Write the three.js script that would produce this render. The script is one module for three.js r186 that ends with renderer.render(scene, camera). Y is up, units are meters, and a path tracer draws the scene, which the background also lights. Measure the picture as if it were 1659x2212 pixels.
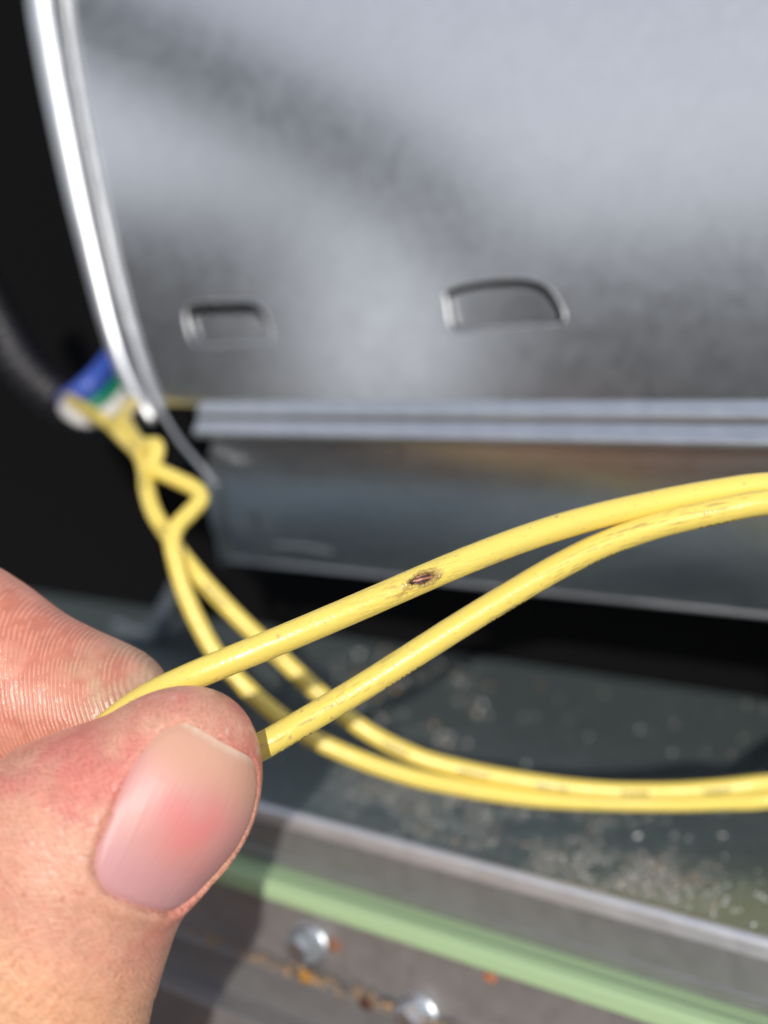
import * as THREE from 'three';
import { mergeGeometries } from 'three/addons/utils/BufferGeometryUtils.js';

// ---------------------------------------------------------------- camera, sky, sun, exposure
const scene = new THREE.Scene();
const FOV = 50, PITCH = 5.51 * Math.PI / 180;
const camera = new THREE.PerspectiveCamera(FOV, 768 / 1024, 0.004, 200);
camera.position.set(0, 0, 0);
camera.rotation.x = -PITCH;
camera.focus = 0.127;
camera.userData.fStop = 11.5;
camera.updateMatrixWorld(true);

const renderer = new THREE.WebGLRenderer({ antialias: true });
renderer.toneMapping = THREE.LinearToneMapping;
renderer.toneMappingExposure = 1.0;
renderer.shadowMap.enabled = true;

function makeSky() {                                                     // thin bright haze, whiter towards the horizon
  const w = 256, h = 128, a = new Float32Array(w * h * 4);
  for (let j = 0; j < h; j++) {
    const el = ((j + 0.5) / h - 0.5) * Math.PI, s = Math.max(0, Math.sin(el));
    const t = Math.pow(1 - s, 1.6);
    for (let i = 0; i < w; i++) {
      const k = (j * w + i) * 4;
      a[k] = 0.30 + 1.02 * t; a[k + 1] = 0.36 + 0.99 * t; a[k + 2] = 0.50 + 0.90 * t; a[k + 3] = 1;
    }
  }
  const tx = new THREE.DataTexture(a, w, h, THREE.RGBAFormat, THREE.FloatType);
  tx.mapping = THREE.EquirectangularReflectionMapping; tx.magFilter = THREE.LinearFilter; tx.needsUpdate = true;
  return tx;
}
const skyTexture = makeSky();
scene.background = skyTexture;
scene.environment = skyTexture;

const SUN = new THREE.Vector3(-0.013, 0.288, 0.977).normalize();
const sun = new THREE.DirectionalLight(new THREE.Color(1.0, 0.95, 0.87), 3.9);
sun.position.copy(SUN).multiplyScalar(2);
sun.castShadow = true; sun.shadow.radius = 1; sun.shadow.mapSize.set(4096, 4096);
Object.assign(sun.shadow.camera, { left: -0.6, right: 0.6, top: 0.6, bottom: -0.6, near: 0.1, far: 6 });
scene.add(sun, sun.target);

// ---------------------------------------------------------------- helpers
const V = (x, y, z) => new THREE.Vector3(x, y, z);
function rng(seed) { let s = seed >>> 0; return () => { s = (s + 0x6D2B79F5) >>> 0; let t = Math.imul(s ^ (s >>> 15), 1 | s); t = (t + Math.imul(t ^ (t >>> 7), 61 | t)) ^ t; return ((t ^ (t >>> 14)) >>> 0) / 4294967296; }; }
const hash3 = (x, y, z) => { let h = Math.imul(x | 0, 374761393) ^ Math.imul(y | 0, 668265263) ^ Math.imul(z | 0, 1274126177); h = Math.imul(h ^ (h >>> 13), 1274126177); return ((h ^ (h >>> 16)) >>> 0) / 4294967296; };
function noise3(x, y, z) {
  const xi = Math.floor(x), yi = Math.floor(y), zi = Math.floor(z), f = (t) => t * t * (3 - 2 * t), u = f(x - xi), v = f(y - yi), w = f(z - zi);
  const L = (a, b, t) => a + (b - a) * t;
  return L(L(L(hash3(xi, yi, zi), hash3(xi + 1, yi, zi), u), L(hash3(xi, yi + 1, zi), hash3(xi + 1, yi + 1, zi), u), v),
    L(L(hash3(xi, yi, zi + 1), hash3(xi + 1, yi, zi + 1), u), L(hash3(xi, yi + 1, zi + 1), hash3(xi + 1, yi + 1, zi + 1), u), v), w);
}
const fbm = (x, y, z, o = 4) => { let s = 0, a = 0.5, n = 0; for (let i = 0; i < o; i++) { s += a * noise3(x, y, z); n += a; a *= 0.5; x *= 2.03; y *= 2.03; z *= 2.03; } return s / n; };
const smooth = (a, b, x) => { const t = Math.min(1, Math.max(0, (x - a) / (b - a))); return t * t * (3 - 2 * t); };
const mix = (a, b, t) => a + (b - a) * t;

// a pixel of the photograph (at 1659 x 2212) gives a direction; a depth, a plane or the floor gives the distance
const FPX = 1106 / Math.tan(FOV * Math.PI / 360);
const CP = Math.cos(PITCH), SP = Math.sin(PITCH);
const dir = (px, py) => { const x = (px - 829.5) / FPX, y = -(py - 1106) / FPX; return V(x, y * CP - SP, -y * SP - CP); };
const at = (px, py, depth) => dir(px, py).multiplyScalar(depth);
// the housing and the base rail run along E; N looks out of the housing's flat side
const E = V(0.8263, 0, 0.5633), N = V(-0.5633, 0, 0.8263), UP = V(0, 1, 0);
const PLATE = 0.196, FLOOR_Y = -0.085;
const P3 = (e, y, n) => V(0, 0, 0).addScaledVector(E, e).addScaledVector(UP, y).addScaledVector(N, n);   // n is metres towards the viewer, the camera at 0
const onN = (px, py, n) => { const d = dir(px, py), t = n / d.dot(N), p = d.multiplyScalar(t); return [p.dot(E), p.y]; };
const onPlate = (px, py) => onN(px, py, -PLATE);
const onFloor = (px, py, y = FLOOR_Y) => { const d = dir(px, py); return d.multiplyScalar(y / d.y); };

const names = {};
const numbered = (n) => { const k = names[n] = (names[n] ?? -1) + 1; return k ? `${n}_${String(k).padStart(3, '0')}` : n; };
function mesh(name, geo, mat, parent) {
  const m = new THREE.Mesh(geo, mat); m.name = parent ? name : numbered(name); m.castShadow = m.receiveShadow = true; (parent ?? scene).add(m); return m;
}
function thing(name, label, category, group) {
  const g = new THREE.Group(); g.name = numbered(name); g.userData = { label, category }; if (group) g.userData.group = group; scene.add(g); return g;
}
const tag = (o, label, category, group) => { Object.assign(o.userData, { label, category }); if (group) o.userData.group = group; return o; };
const structure = (o) => { o.userData.kind = 'structure'; return o; };

// a basis whose x, y, z are E, UP, N: geometry drawn in the housing's own axes
const BASIS = new THREE.Matrix4().makeBasis(E, UP, N);
const inPlace = (geo) => geo.applyMatrix4(BASIS);

// ---------------------------------------------------------------- textures (grain, relief, print)
function heightTexture(size, fn, srgb = false) {
  const a = new Uint8Array(size * size * 4);
  for (let j = 0; j < size; j++) for (let i = 0; i < size; i++) {
    const c = fn(i / size, j / size), k = (j * size + i) * 4, v = Array.isArray(c) ? c : [c, c, c];
    for (let q = 0; q < 3; q++) a[k + q] = Math.max(0, Math.min(255, v[q] * 255)); a[k + 3] = 255;
  }
  const t = new THREE.DataTexture(a, size, size); t.wrapS = t.wrapT = THREE.RepeatWrapping; t.magFilter = THREE.LinearFilter; t.minFilter = THREE.LinearMipmapLinearFilter; t.generateMipmaps = true;
  if (srgb) t.colorSpace = THREE.SRGBColorSpace; t.needsUpdate = true; return t;
}
// noise that repeats over the unit square, p lattice cells wide
function tileNoise(u, v, p, seed) {
  const x = u * p, y = v * p, xi = Math.floor(x), yi = Math.floor(y), f = (t) => t * t * (3 - 2 * t), a = f(x - xi), b = f(y - yi), m = (q) => ((q % p) + p) % p;
  const h = (i, j) => hash3(m(i), m(j), seed);
  return mix(mix(h(xi, yi), h(xi + 1, yi), a), mix(h(xi, yi + 1), h(xi + 1, yi + 1), a), b);
}
const tfbm = (u, v, p, seed, o = 4) => { let s = 0, a = 0.5, n = 0; for (let i = 0; i < o; i++) { s += a * tileNoise(u, v, p, seed + i); n += a; a *= 0.5; p *= 2; } return s / n; };
function cells(u, v, p, seed) {                                          // id of the nearest of p x p scattered seeds
  const x = u * p, y = v * p, xi = Math.floor(x), yi = Math.floor(y); let best = 9, id = 0;
  for (let j = -1; j <= 1; j++) for (let i = -1; i <= 1; i++) {
    const cx = ((xi + i) % p + p) % p, cy = ((yi + j) % p + p) % p, dx = xi + i + hash3(cx, cy, seed) - x, dy = yi + j + hash3(cx, cy, seed + 1) - y, d = dx * dx + dy * dy;
    if (d < best) { best = d; id = hash3(cx, cy, seed + 2); }
  }
  return id;
}
const TILE = 0.064;                                                      // metres covered by the zinc tile
const zincBump = heightTexture(1024, (u, v) => 0.55 * tfbm(u, v, 120, 11, 2) + 0.40 * tileNoise(u, v, 256, 5) + 0.05 * tfbm(u, v, 12, 31, 3));
const zincRough = heightTexture(512, (u, v) => { const c = cells(u, v, 26, 3), n = tfbm(u, v, 20, 8, 4); const q = 0.80 + 0.10 * c + 0.12 * (n - 0.5); return [q, q, q]; });
const zincColor = heightTexture(512, (u, v) => { const c = cells(u, v, 26, 3), n = tfbm(u, v, 16, 18, 4); const q = 0.92 + 0.05 * c + 0.05 * (n - 0.5); return [q, q, q]; });
for (const t of [zincBump, zincRough, zincColor]) t.repeat.set(1 / TILE, 1 / TILE);

const zinc = (o = {}) => new THREE.MeshStandardMaterial({ color: new THREE.Color().setRGB(0.63, 0.64, 0.66), metalness: 1, roughness: 0.25, map: zincColor, roughnessMap: zincRough, bumpMap: zincBump, bumpScale: 0.000006, ...o });
const M = {
  plate: zinc({ side: THREE.DoubleSide }),
  bead: zinc({ roughness: 0.46, bumpScale: 0.00001 }),
  rim: zinc({ roughness: 0.48 }),
  lip: zinc({ roughness: 0.46, metalness: 0.75, color: new THREE.Color().setRGB(0.74, 0.75, 0.78) }),  // edge highlight put into a paler, less metallic zinc
  lower: zinc({ roughness: 0.40, side: THREE.DoubleSide }),
  floor: zinc({ roughness: 0.5, metalness: 0.82, color: new THREE.Color().setRGB(0.41, 0.50, 0.51), bumpScale: 0.00004 }),
  rail: zinc({ roughness: 0.55, metalness: 0.75, color: new THREE.Color().setRGB(0.33, 0.33, 0.335) }),
  railDirty: zinc({ roughness: 0.62, metalness: 0.75, color: new THREE.Color().setRGB(0.37, 0.35, 0.345) }),
  green: new THREE.MeshStandardMaterial({ color: new THREE.Color().setRGB(0.33, 0.46, 0.26), roughness: 0.8, bumpMap: zincBump, bumpScale: 0.00006 }),
  screw: new THREE.MeshStandardMaterial({ color: new THREE.Color().setRGB(0.70, 0.76, 0.82), metalness: 1, roughness: 0.34 }),
  rust: new THREE.MeshStandardMaterial({ color: new THREE.Color().setRGB(0.30, 0.12, 0.03), roughness: 0.95 }),
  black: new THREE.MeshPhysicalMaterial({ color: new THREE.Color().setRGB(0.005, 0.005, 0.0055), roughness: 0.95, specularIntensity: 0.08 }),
  blackGloss: new THREE.MeshStandardMaterial({ color: new THREE.Color().setRGB(0.008, 0.007, 0.010), roughness: 0.42, bumpMap: zincBump, bumpScale: 0.0002 }),
  blue: new THREE.MeshStandardMaterial({ color: new THREE.Color().setRGB(0.035, 0.075, 0.36), roughness: 0.45 }),
  greenWire: new THREE.MeshStandardMaterial({ color: new THREE.Color().setRGB(0.005, 0.16, 0.085), roughness: 0.45 }),
  white: new THREE.MeshStandardMaterial({ color: new THREE.Color().setRGB(0.62, 0.60, 0.58), roughness: 0.5 }),
  copper: new THREE.MeshStandardMaterial({ color: new THREE.Color().setRGB(0.50, 0.24, 0.18), metalness: 0.8, roughness: 0.5 }),
  copperDark: new THREE.MeshStandardMaterial({ color: new THREE.Color().setRGB(0.10, 0.055, 0.05), metalness: 0.7, roughness: 0.5 }),
};

// ---------------------------------------------------------------- geometry helpers
function planarUV(geo, f) { const p = geo.attributes.position, uv = new Float32Array(p.count * 2); for (let i = 0; i < p.count; i++) { const r = f(p.getX(i), p.getY(i), p.getZ(i)); uv[2 * i] = r[0]; uv[2 * i + 1] = r[1]; } geo.setAttribute('uv', new THREE.BufferAttribute(uv, 2)); return geo; }
// a tube along world points; radius(s, angle) in metres, s in metres; uv in metres; ends rounded
function tube(points, radius, { step = 0.001, around = 24, fine, twist = () => 0, color, ref = V(0.05, 0.15, 1), closed = false } = {}) {
  const curve = new THREE.CatmullRomCurve3(points, closed, 'centripetal'); curve.arcLengthDivisions = 3000;
  const len = curve.getLength(), ss = [];
  for (let s = 0; s < len;) { ss.push(s); let d = step; for (const f of fine ?? []) if (s > f[0] && s < f[1]) d = Math.min(d, f[2]); s += d; } ss.push(len);
  const R = typeof radius === 'number' ? () => radius : radius, r0 = typeof radius === 'number' ? radius : radius(0, 0);
  const rows = [];
  if (!closed) for (const q of [0.02, 0.3, 0.6, 0.85]) rows.push([0, -r0 * Math.sqrt(1 - q * q), q]);
  for (const s of ss) rows.push([s, 0, 1]);
  if (!closed) for (const q of [0.85, 0.6, 0.3, 0.02]) rows.push([len, r0 * Math.sqrt(1 - q * q), q]);
  const pos = [], nor = [], uv = [], col = [], idx = [], n = around + 1;
  for (const [s, off, q] of rows) {
    const u = Math.min(1, s / len), c = curve.getPointAt(u), t = curve.getTangentAt(u);
    const a = ref.clone().addScaledVector(t, -ref.dot(t)).normalize(), b = new THREE.Vector3().crossVectors(t, a);
    c.addScaledVector(t, off);
    for (let k = 0; k <= around; k++) {
      const th = k / around * Math.PI * 2, d = a.clone().multiplyScalar(Math.cos(th)).addScaledVector(b, Math.sin(th));
      const rr = R(s, th > Math.PI ? th - 2 * Math.PI : th) * q;
      pos.push(c.x + d.x * rr, c.y + d.y * rr, c.z + d.z * rr); nor.push(d.x, d.y, d.z);
      uv.push(s + off, -(th + twist(s)) * r0);
      if (color) col.push(...color(s, th > Math.PI ? th - 2 * Math.PI : th));
    }
  }
  for (let i = 0; i < rows.length - 1; i++) for (let k = 0; k < around; k++) { const p = i * n + k; idx.push(p, p + 1, p + n, p + 1, p + n + 1, p + n); }
  const g = new THREE.BufferGeometry();
  g.setAttribute('position', new THREE.Float32BufferAttribute(pos, 3)); g.setAttribute('uv', new THREE.Float32BufferAttribute(uv, 2));
  if (color) g.setAttribute('color', new THREE.Float32BufferAttribute(col, 3));
  g.setIndex(idx);
  if (typeof radius === 'number') g.setAttribute('normal', new THREE.Float32BufferAttribute(nor, 3));
  else { g.computeVertexNormals(); const na = g.attributes.normal; for (let i = 0; i < rows.length; i++) { const p = i * n, q = p + around; const m = V(na.getX(p) + na.getX(q), na.getY(p) + na.getY(q), na.getZ(p) + na.getZ(q)).normalize(); for (const k of [p, q]) na.setXYZ(k, m.x, m.y, m.z); } }
  g.userData = { curve, len };
  return g;
}
// a sheet or bar: profile points [n, y] (closed outline) drawn along E from e0 to e1
function along(profile, e0, e1, segs = 1) {
  const pos = [], idx = [], uv = [], k = profile.length; let run = 0;
  for (let i = 0; i < k; i++) {
    const a = profile[i], b = profile[(i + 1) % k], l = Math.hypot(b[0] - a[0], b[1] - a[1]), base = pos.length / 3;
    for (let j = 0; j <= segs; j++) { const e = mix(e0, e1, j / segs); for (const [q, w] of [[a, run], [b, run + l]]) { const p = P3(e, q[1], q[0]); pos.push(p.x, p.y, p.z); uv.push(e, w); } }
    for (let j = 0; j < segs; j++) { const p = base + 2 * j; idx.push(p, p + 1, p + 2, p + 1, p + 3, p + 2); }
    run += l;
  }
  const tri = THREE.ShapeUtils.triangulateShape(profile.map((q) => new THREE.Vector2(q[0], q[1])), []);
  for (const e of [e0, e1]) { const base = pos.length / 3; for (const q of profile) { const p = P3(e, q[1], q[0]); pos.push(p.x, p.y, p.z); uv.push(q[0], q[1]); } for (const t of tri) idx.push(base + t[0], base + t[1], base + t[2]); }
  let g = new THREE.BufferGeometry(); g.setAttribute('position', new THREE.Float32BufferAttribute(pos, 3)); g.setAttribute('uv', new THREE.Float32BufferAttribute(uv, 2)); g.setIndex(idx);
  g = g.toNonIndexed(); g.computeVertexNormals();
  return g;
}
// rounds the corners of an outline: [[x, y, r], ...]
function rounded(pts, n = 5) {
  const out = [], k = pts.length;
  for (let i = 0; i < k; i++) {
    const [x, y, r = 0] = pts[i], a = pts[(i + k - 1) % k], b = pts[(i + 1) % k];
    if (!r) { out.push([x, y]); continue; }
    const la = Math.hypot(a[0] - x, a[1] - y), lb = Math.hypot(b[0] - x, b[1] - y), p = [x + (a[0] - x) / la * r, y + (a[1] - y) / la * r], q = [x + (b[0] - x) / lb * r, y + (b[1] - y) / lb * r];
    for (let j = 0; j <= n; j++) { const t = j / n, s = 1 - t; out.push([s * s * p[0] + 2 * s * t * x + t * t * q[0], s * s * p[1] + 2 * s * t * y + t * t * q[1]]); }
  }
  return out;
}

// ---------------------------------------------------------------- the setting
{
  const g = new THREE.PlaneGeometry(120, 120).rotateX(-Math.PI / 2).translate(0, -0.75, 0);
  structure(mesh('ground', g, new THREE.MeshStandardMaterial({ color: new THREE.Color().setRGB(0.075, 0.075, 0.07), roughness: 0.95 })));  // out of view, added only for the housing to reflect
  const e0 = -0.75, e1 = 0.42;
  structure(mesh('cabinet_floor', along([[-0.174, FLOOR_Y], [-0.174, FLOOR_Y - 0.0012], [-0.320, FLOOR_Y - 0.0012], [-0.320, FLOOR_Y]], e0, e1), M.floor));
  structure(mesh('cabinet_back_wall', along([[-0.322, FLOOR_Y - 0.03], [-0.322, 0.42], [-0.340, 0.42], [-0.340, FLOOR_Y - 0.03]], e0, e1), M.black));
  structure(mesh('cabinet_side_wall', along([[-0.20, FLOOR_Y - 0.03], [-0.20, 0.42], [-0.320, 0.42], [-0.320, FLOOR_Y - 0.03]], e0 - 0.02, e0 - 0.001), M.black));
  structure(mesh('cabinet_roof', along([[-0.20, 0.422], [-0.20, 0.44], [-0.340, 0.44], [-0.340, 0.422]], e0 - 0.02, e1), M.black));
}

// ---------------------------------------------------------------- outside the open panel: dark shapes added only for the housing's flat side to mirror
const mirrored = (px, py, far) => { const d = dir(px, py), t = -PLATE / d.dot(N), p = d.clone().multiplyScalar(t), r = d.clone().addScaledVector(N, -2 * d.dot(N)).normalize(); return p.addScaledVector(r, far); };
{
  const screenDark = new THREE.MeshStandardMaterial({ color: new THREE.Color().setRGB(0.085, 0.075, 0.062), roughness: 0.9 });
  const screenSlat = new THREE.BoxGeometry(0.14, 1.2, 0.02);
  const addedScreen = (pxs, y, label) => {  // unseen dark boards, added to darken the low reflections in the housing
    const f = thing('added_screen', label, 'addedScreen');
    const a = mirrored(pxs[0], y, 2.6), b = mirrored(pxs[1], y, 2.6), l = a.distanceTo(b), n = Math.max(1, Math.round(l / 0.15)), top = (a.y + b.y) / 2;
    const turn = Math.atan2(-(b.z - a.z), b.x - a.x);
    for (let i = 0; i < n; i++) { const m = mesh('screenSlat', screenSlat, screenDark, f); const c = a.clone().lerp(b, (i + 0.5) / n); m.position.set(c.x, top - 0.6, c.z); m.rotation.y = turn; }
  };
  addedScreen([-700, 660], 440, 'added dark board screen left of the gap, unseen, only for the housing to mirror');
  addedScreen([1020, 2600], 500, 'added dark board screen right of the gap, unseen, only for the housing to mirror');
  const addedTube = mesh('added_dark_tube', tube([[-300, -160], [120, 5], [320, 95], [560, 215], [800, 345], [940, 440], [1000, 520]].map(([x, y]) => mirrored(x, y, 0.62)), 0.029, { step: 0.01, around: 24 }), new THREE.MeshStandardMaterial({ color: new THREE.Color().setRGB(0.012, 0.012, 0.013), roughness: 0.9 }));  // unseen tube, added for the dark band reflected in the housing
  tag(addedTube, 'black tube added outside the open cabinet, only to give a dark reflection', 'addedTube');
}

// ---------------------------------------------------------------- blower housing
const housing = thing('blower_housing', 'galvanised sheet metal blower housing with rolled curved edge and two punched slots', 'blower housing');
{
  const edgePx = [[140, -260], [142, -120], [150, 0], [168, 130], [192, 270], [222, 420], [252, 560], [282, 680], [312, 780], [350, 875], [395, 950], [440, 1005], [470, 1045]];
  const edge = edgePx.map(([x, y]) => onPlate(x, y));
  const seamY = onPlate(1100, 916)[1];
  // flat side with two holes
  const cut = edge.filter((p) => p[1] > seamY - 0.002);
  const shape = new THREE.Shape();
  shape.moveTo(...cut[0]); shape.splineThru(cut.slice(1).map((p) => new THREE.Vector2(...p)));
  shape.lineTo(0.30, seamY - 0.002); shape.lineTo(0.30, 0.24); shape.lineTo(cut[0][0], 0.24);
  const slotPx = [
    [[400, 674], [410, 658], [440, 653], [500, 652], [548, 654], [572, 675], [586, 715], [588, 734], [574, 741], [500, 744], [430, 749], [414, 738]],
    [[962, 650], [958, 634], [976, 622], [1020, 610], [1085, 602], [1145, 603], [1182, 618], [1206, 648], [1220, 682], [1216, 698], [1190, 702], [1090, 707], [990, 716], [972, 704]],
  ];
  const holes = slotPx.map((o) => new THREE.CatmullRomCurve3(o.map(([x, y]) => { const [e, v] = onPlate(x, y); return V(e, v, 0); }), true, 'centripetal'));
  for (const h of holes) { const hp = new THREE.Path(); hp.setFromPoints(h.getPoints(90).map((p) => new THREE.Vector2(p.x, p.y))); shape.holes.push(hp); }
  let g = new THREE.ExtrudeGeometry(shape, { depth: 0.0008, bevelEnabled: false, curveSegments: 60 }).translate(0, 0, -PLATE - 0.0008);
  planarUV(g, (x, y) => [x, y]); g.computeVertexNormals();
  mesh('side_panel', inPlace(g), M.plate, housing);
  holes.forEach((h, i) => {
    const pts = h.getPoints(80).map((p) => P3(p.x, p.y, -PLATE - 0.00030)); pts.pop();
    mesh('slot_rim', tube(pts, 0.00036, { closed: true, step: 0.0005, around: 14, ref: N }), M.rim, housing);
    // the pushed-in tab: hinged along its lower edge
    const outline = h.getPoints(90), ys = outline.map((p) => p.y), y0 = Math.min(...ys), y1 = Math.max(...ys), xs = outline.map((p) => p.x), x0 = Math.min(...xs), x1 = Math.max(...xs);
    const s = new THREE.Shape(outline.map((p) => new THREE.Vector2(mix(x0, p.x, 1.0) + (i ? -0.0002 : 0.0002), p.y)));
    const tg = new THREE.ExtrudeGeometry(s, { depth: 0.0006, bevelEnabled: false });
    const q = tg.attributes.position;
    for (let k = 0; k < q.count; k++) {
      const u = (q.getX(k) - x0) / (x1 - x0), v = (q.getY(k) - y0) / (y1 - y0);
      q.setXYZ(k, mix(x0 + 0.0008, x1 - 0.0022, u), mix(y0 + 0.0003, y1 - (i ? 0.0013 : 0.0026), v), q.getZ(k) - PLATE - 0.0022 - 0.0003 * (1 - v) - 0.0003 * u);
    }
    tg.computeVertexNormals(); planarUV(tg, (x, y) => [x, y]);
    mesh('slot_tab', inPlace(tg), M.plate, housing);
    const shadeSheet = new THREE.PlaneGeometry((x1 - x0) * 1.3, (y1 - y0) * 1.5).translate((x0 + x1) / 2, (y0 + y1) / 2, -PLATE - 0.012);
    mesh('slot_shade_sheet', inPlace(shadeSheet), M.black, housing);  // black sheet standing in for the shade inside the slot
  });
  // rolled edge
  const beadPx = [[96, -260], [98, -120], [104, 0], [124, 130], [150, 270], [180, 420], [212, 560], [241, 680], [268, 772], [298, 840], [322, 884]];
  const bp = beadPx.map(([x, y]) => { const [e, v] = onPlate(x, y); return P3(e, v, -PLATE + 0.001); });
  mesh('rolled_edge', tube(bp, (s) => mix(0.0047, 0.0020, smooth(0.03, 0.175, s)), { step: 0.0015, around: 40, ref: N }), M.bead, housing);
  const ip = edgePx.map(([x, y]) => { const [e, v] = onPlate(x - 4, y); return P3(e, v, -PLATE + 0.0006); });
  mesh('edge_flange', tube(ip, 0.0008, { step: 0.0015, around: 18, ref: N }), M.lower, housing);
  // the wrapper sheet behind the edge
  const c3 = new THREE.CatmullRomCurve3(cut.map(([e, v]) => V(e, v, 0))).getPoints(60), pos = [], idx = [], uv = [];
  let run = 0; c3.forEach((p, i) => { if (i) run += p.distanceTo(c3[i - 1]); for (const n of [-PLATE - 0.001, -PLATE - 0.10]) { const w = P3(p.x, p.y, n); pos.push(w.x, w.y, w.z); uv.push(run, n); } if (i) idx.push(2 * i - 2, 2 * i - 1, 2 * i, 2 * i - 1, 2 * i + 1, 2 * i); });
  const wg = new THREE.BufferGeometry(); wg.setAttribute('position', new THREE.Float32BufferAttribute(pos, 3)); wg.setAttribute('uv', new THREE.Float32BufferAttribute(uv, 2)); wg.setIndex(idx); wg.computeVertexNormals();
  mesh('wrapper', wg, M.lower, housing);
  // the standing seam: two rounded folds
  const eL = onPlate(436, 905)[0], n0 = -PLATE;
  const yt = onPlate(1100, 866)[1], ym = onPlate(1100, 906)[1], yb = onPlate(1100, 956)[1];
  mesh('seam_fold', along(rounded([[n0 - 0.001, yt + 0.0003], [n0 + 0.0003, yt, 0.0003], [n0 + 0.0019, ym + 0.0006, 0.0007], [n0 + 0.0009, ym - 0.0003, 0.0003], [n0 - 0.001, ym - 0.0003]]), eL, 0.30), M.bead, housing);
  mesh('seam_fold', along(rounded([[n0 - 0.001, ym - 0.0004], [n0 + 0.0013, ym - 0.0004, 0.0004], [n0 + 0.0034, yb + 0.0006, 0.0008], [n0 + 0.0024, yb - 0.0002, 0.0004], [n0 - 0.003, yb - 0.0002]]), eL, 0.30), M.bead, housing);
  // the panel below the seam leans back under the housing
  const eS = onPlate(486, 1100)[0], yB = onPlate(1659, 1330)[1];
  const lean = 0.030, ybot = yB * (PLATE + 0.002 + lean) / PLATE;
  const yTop = yb + 0.001, panelN = (v) => n0 - 0.002 - lean * Math.pow(Math.min(1, Math.max(0, (yTop - v) / (yTop - ybot))), 1.7);
  const onPanel = (px, py, proud) => { let n = n0 - 0.002, e, v; for (let k = 0; k < 14; k++) { [e, v] = onN(px, py, n); n = panelN(v); } return P3(e, v, n + proud); };
  {
    const K1 = 24, pos = [], uv = [], idx = [], top = onPanel(470, 960, 0).dot(E), bot = onPanel(490, 1208, 0).dot(E);
    for (let k = 0; k <= K1; k++) { const f = k / K1, v = mix(yTop, ybot, f); for (const e of [mix(top, bot, f), 0.30]) { const p = P3(e, v, panelN(v)); pos.push(p.x, p.y, p.z); uv.push(e, v * 1.4); } if (k) idx.push(2 * k - 2, 2 * k, 2 * k - 1, 2 * k - 1, 2 * k, 2 * k + 1); }
    const g = new THREE.BufferGeometry(); g.setAttribute('position', new THREE.Float32BufferAttribute(pos, 3)); g.setAttribute('uv', new THREE.Float32BufferAttribute(uv, 2)); g.setIndex(idx); g.computeVertexNormals();
    mesh('lower_panel', g, M.lower, housing);
    mesh('lower_hem', tube([P3(bot, ybot, panelN(ybot)), P3(0, ybot, panelN(ybot)), P3(0.30, ybot, panelN(ybot))], 0.0007, { step: 0.01, around: 10 }), M.lower, housing);
  }
  // upright strip closing its left end, and a thin raised ridge; both follow the leaning panel
  mesh('end_strip', tube([[466, 1022], [474, 1080], [482, 1140], [487, 1180], [489, 1206]].map(([x, y]) => onPanel(x, y, 0.0006)), 0.0017, { step: 0.001, around: 14, ref: N }), M.lower, housing);
  mesh('upright_ridge', tube([[545, 1105], [547, 1140], [550, 1175], [553, 1202]].map(([x, y]) => onPanel(x, y, -0.0009)), 0.0016, { step: 0.001, around: 14, ref: N }), M.lower, housing);
  mesh('raised_streak', tube([[596, 1174], [640, 1178], [680, 1184], [712, 1190]].map(([x, y]) => onPanel(x, y, -0.0006)), 0.0009, { step: 0.001, around: 10, ref: N }), M.bead, housing);  // thin raised streak across the panel
}

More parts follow.
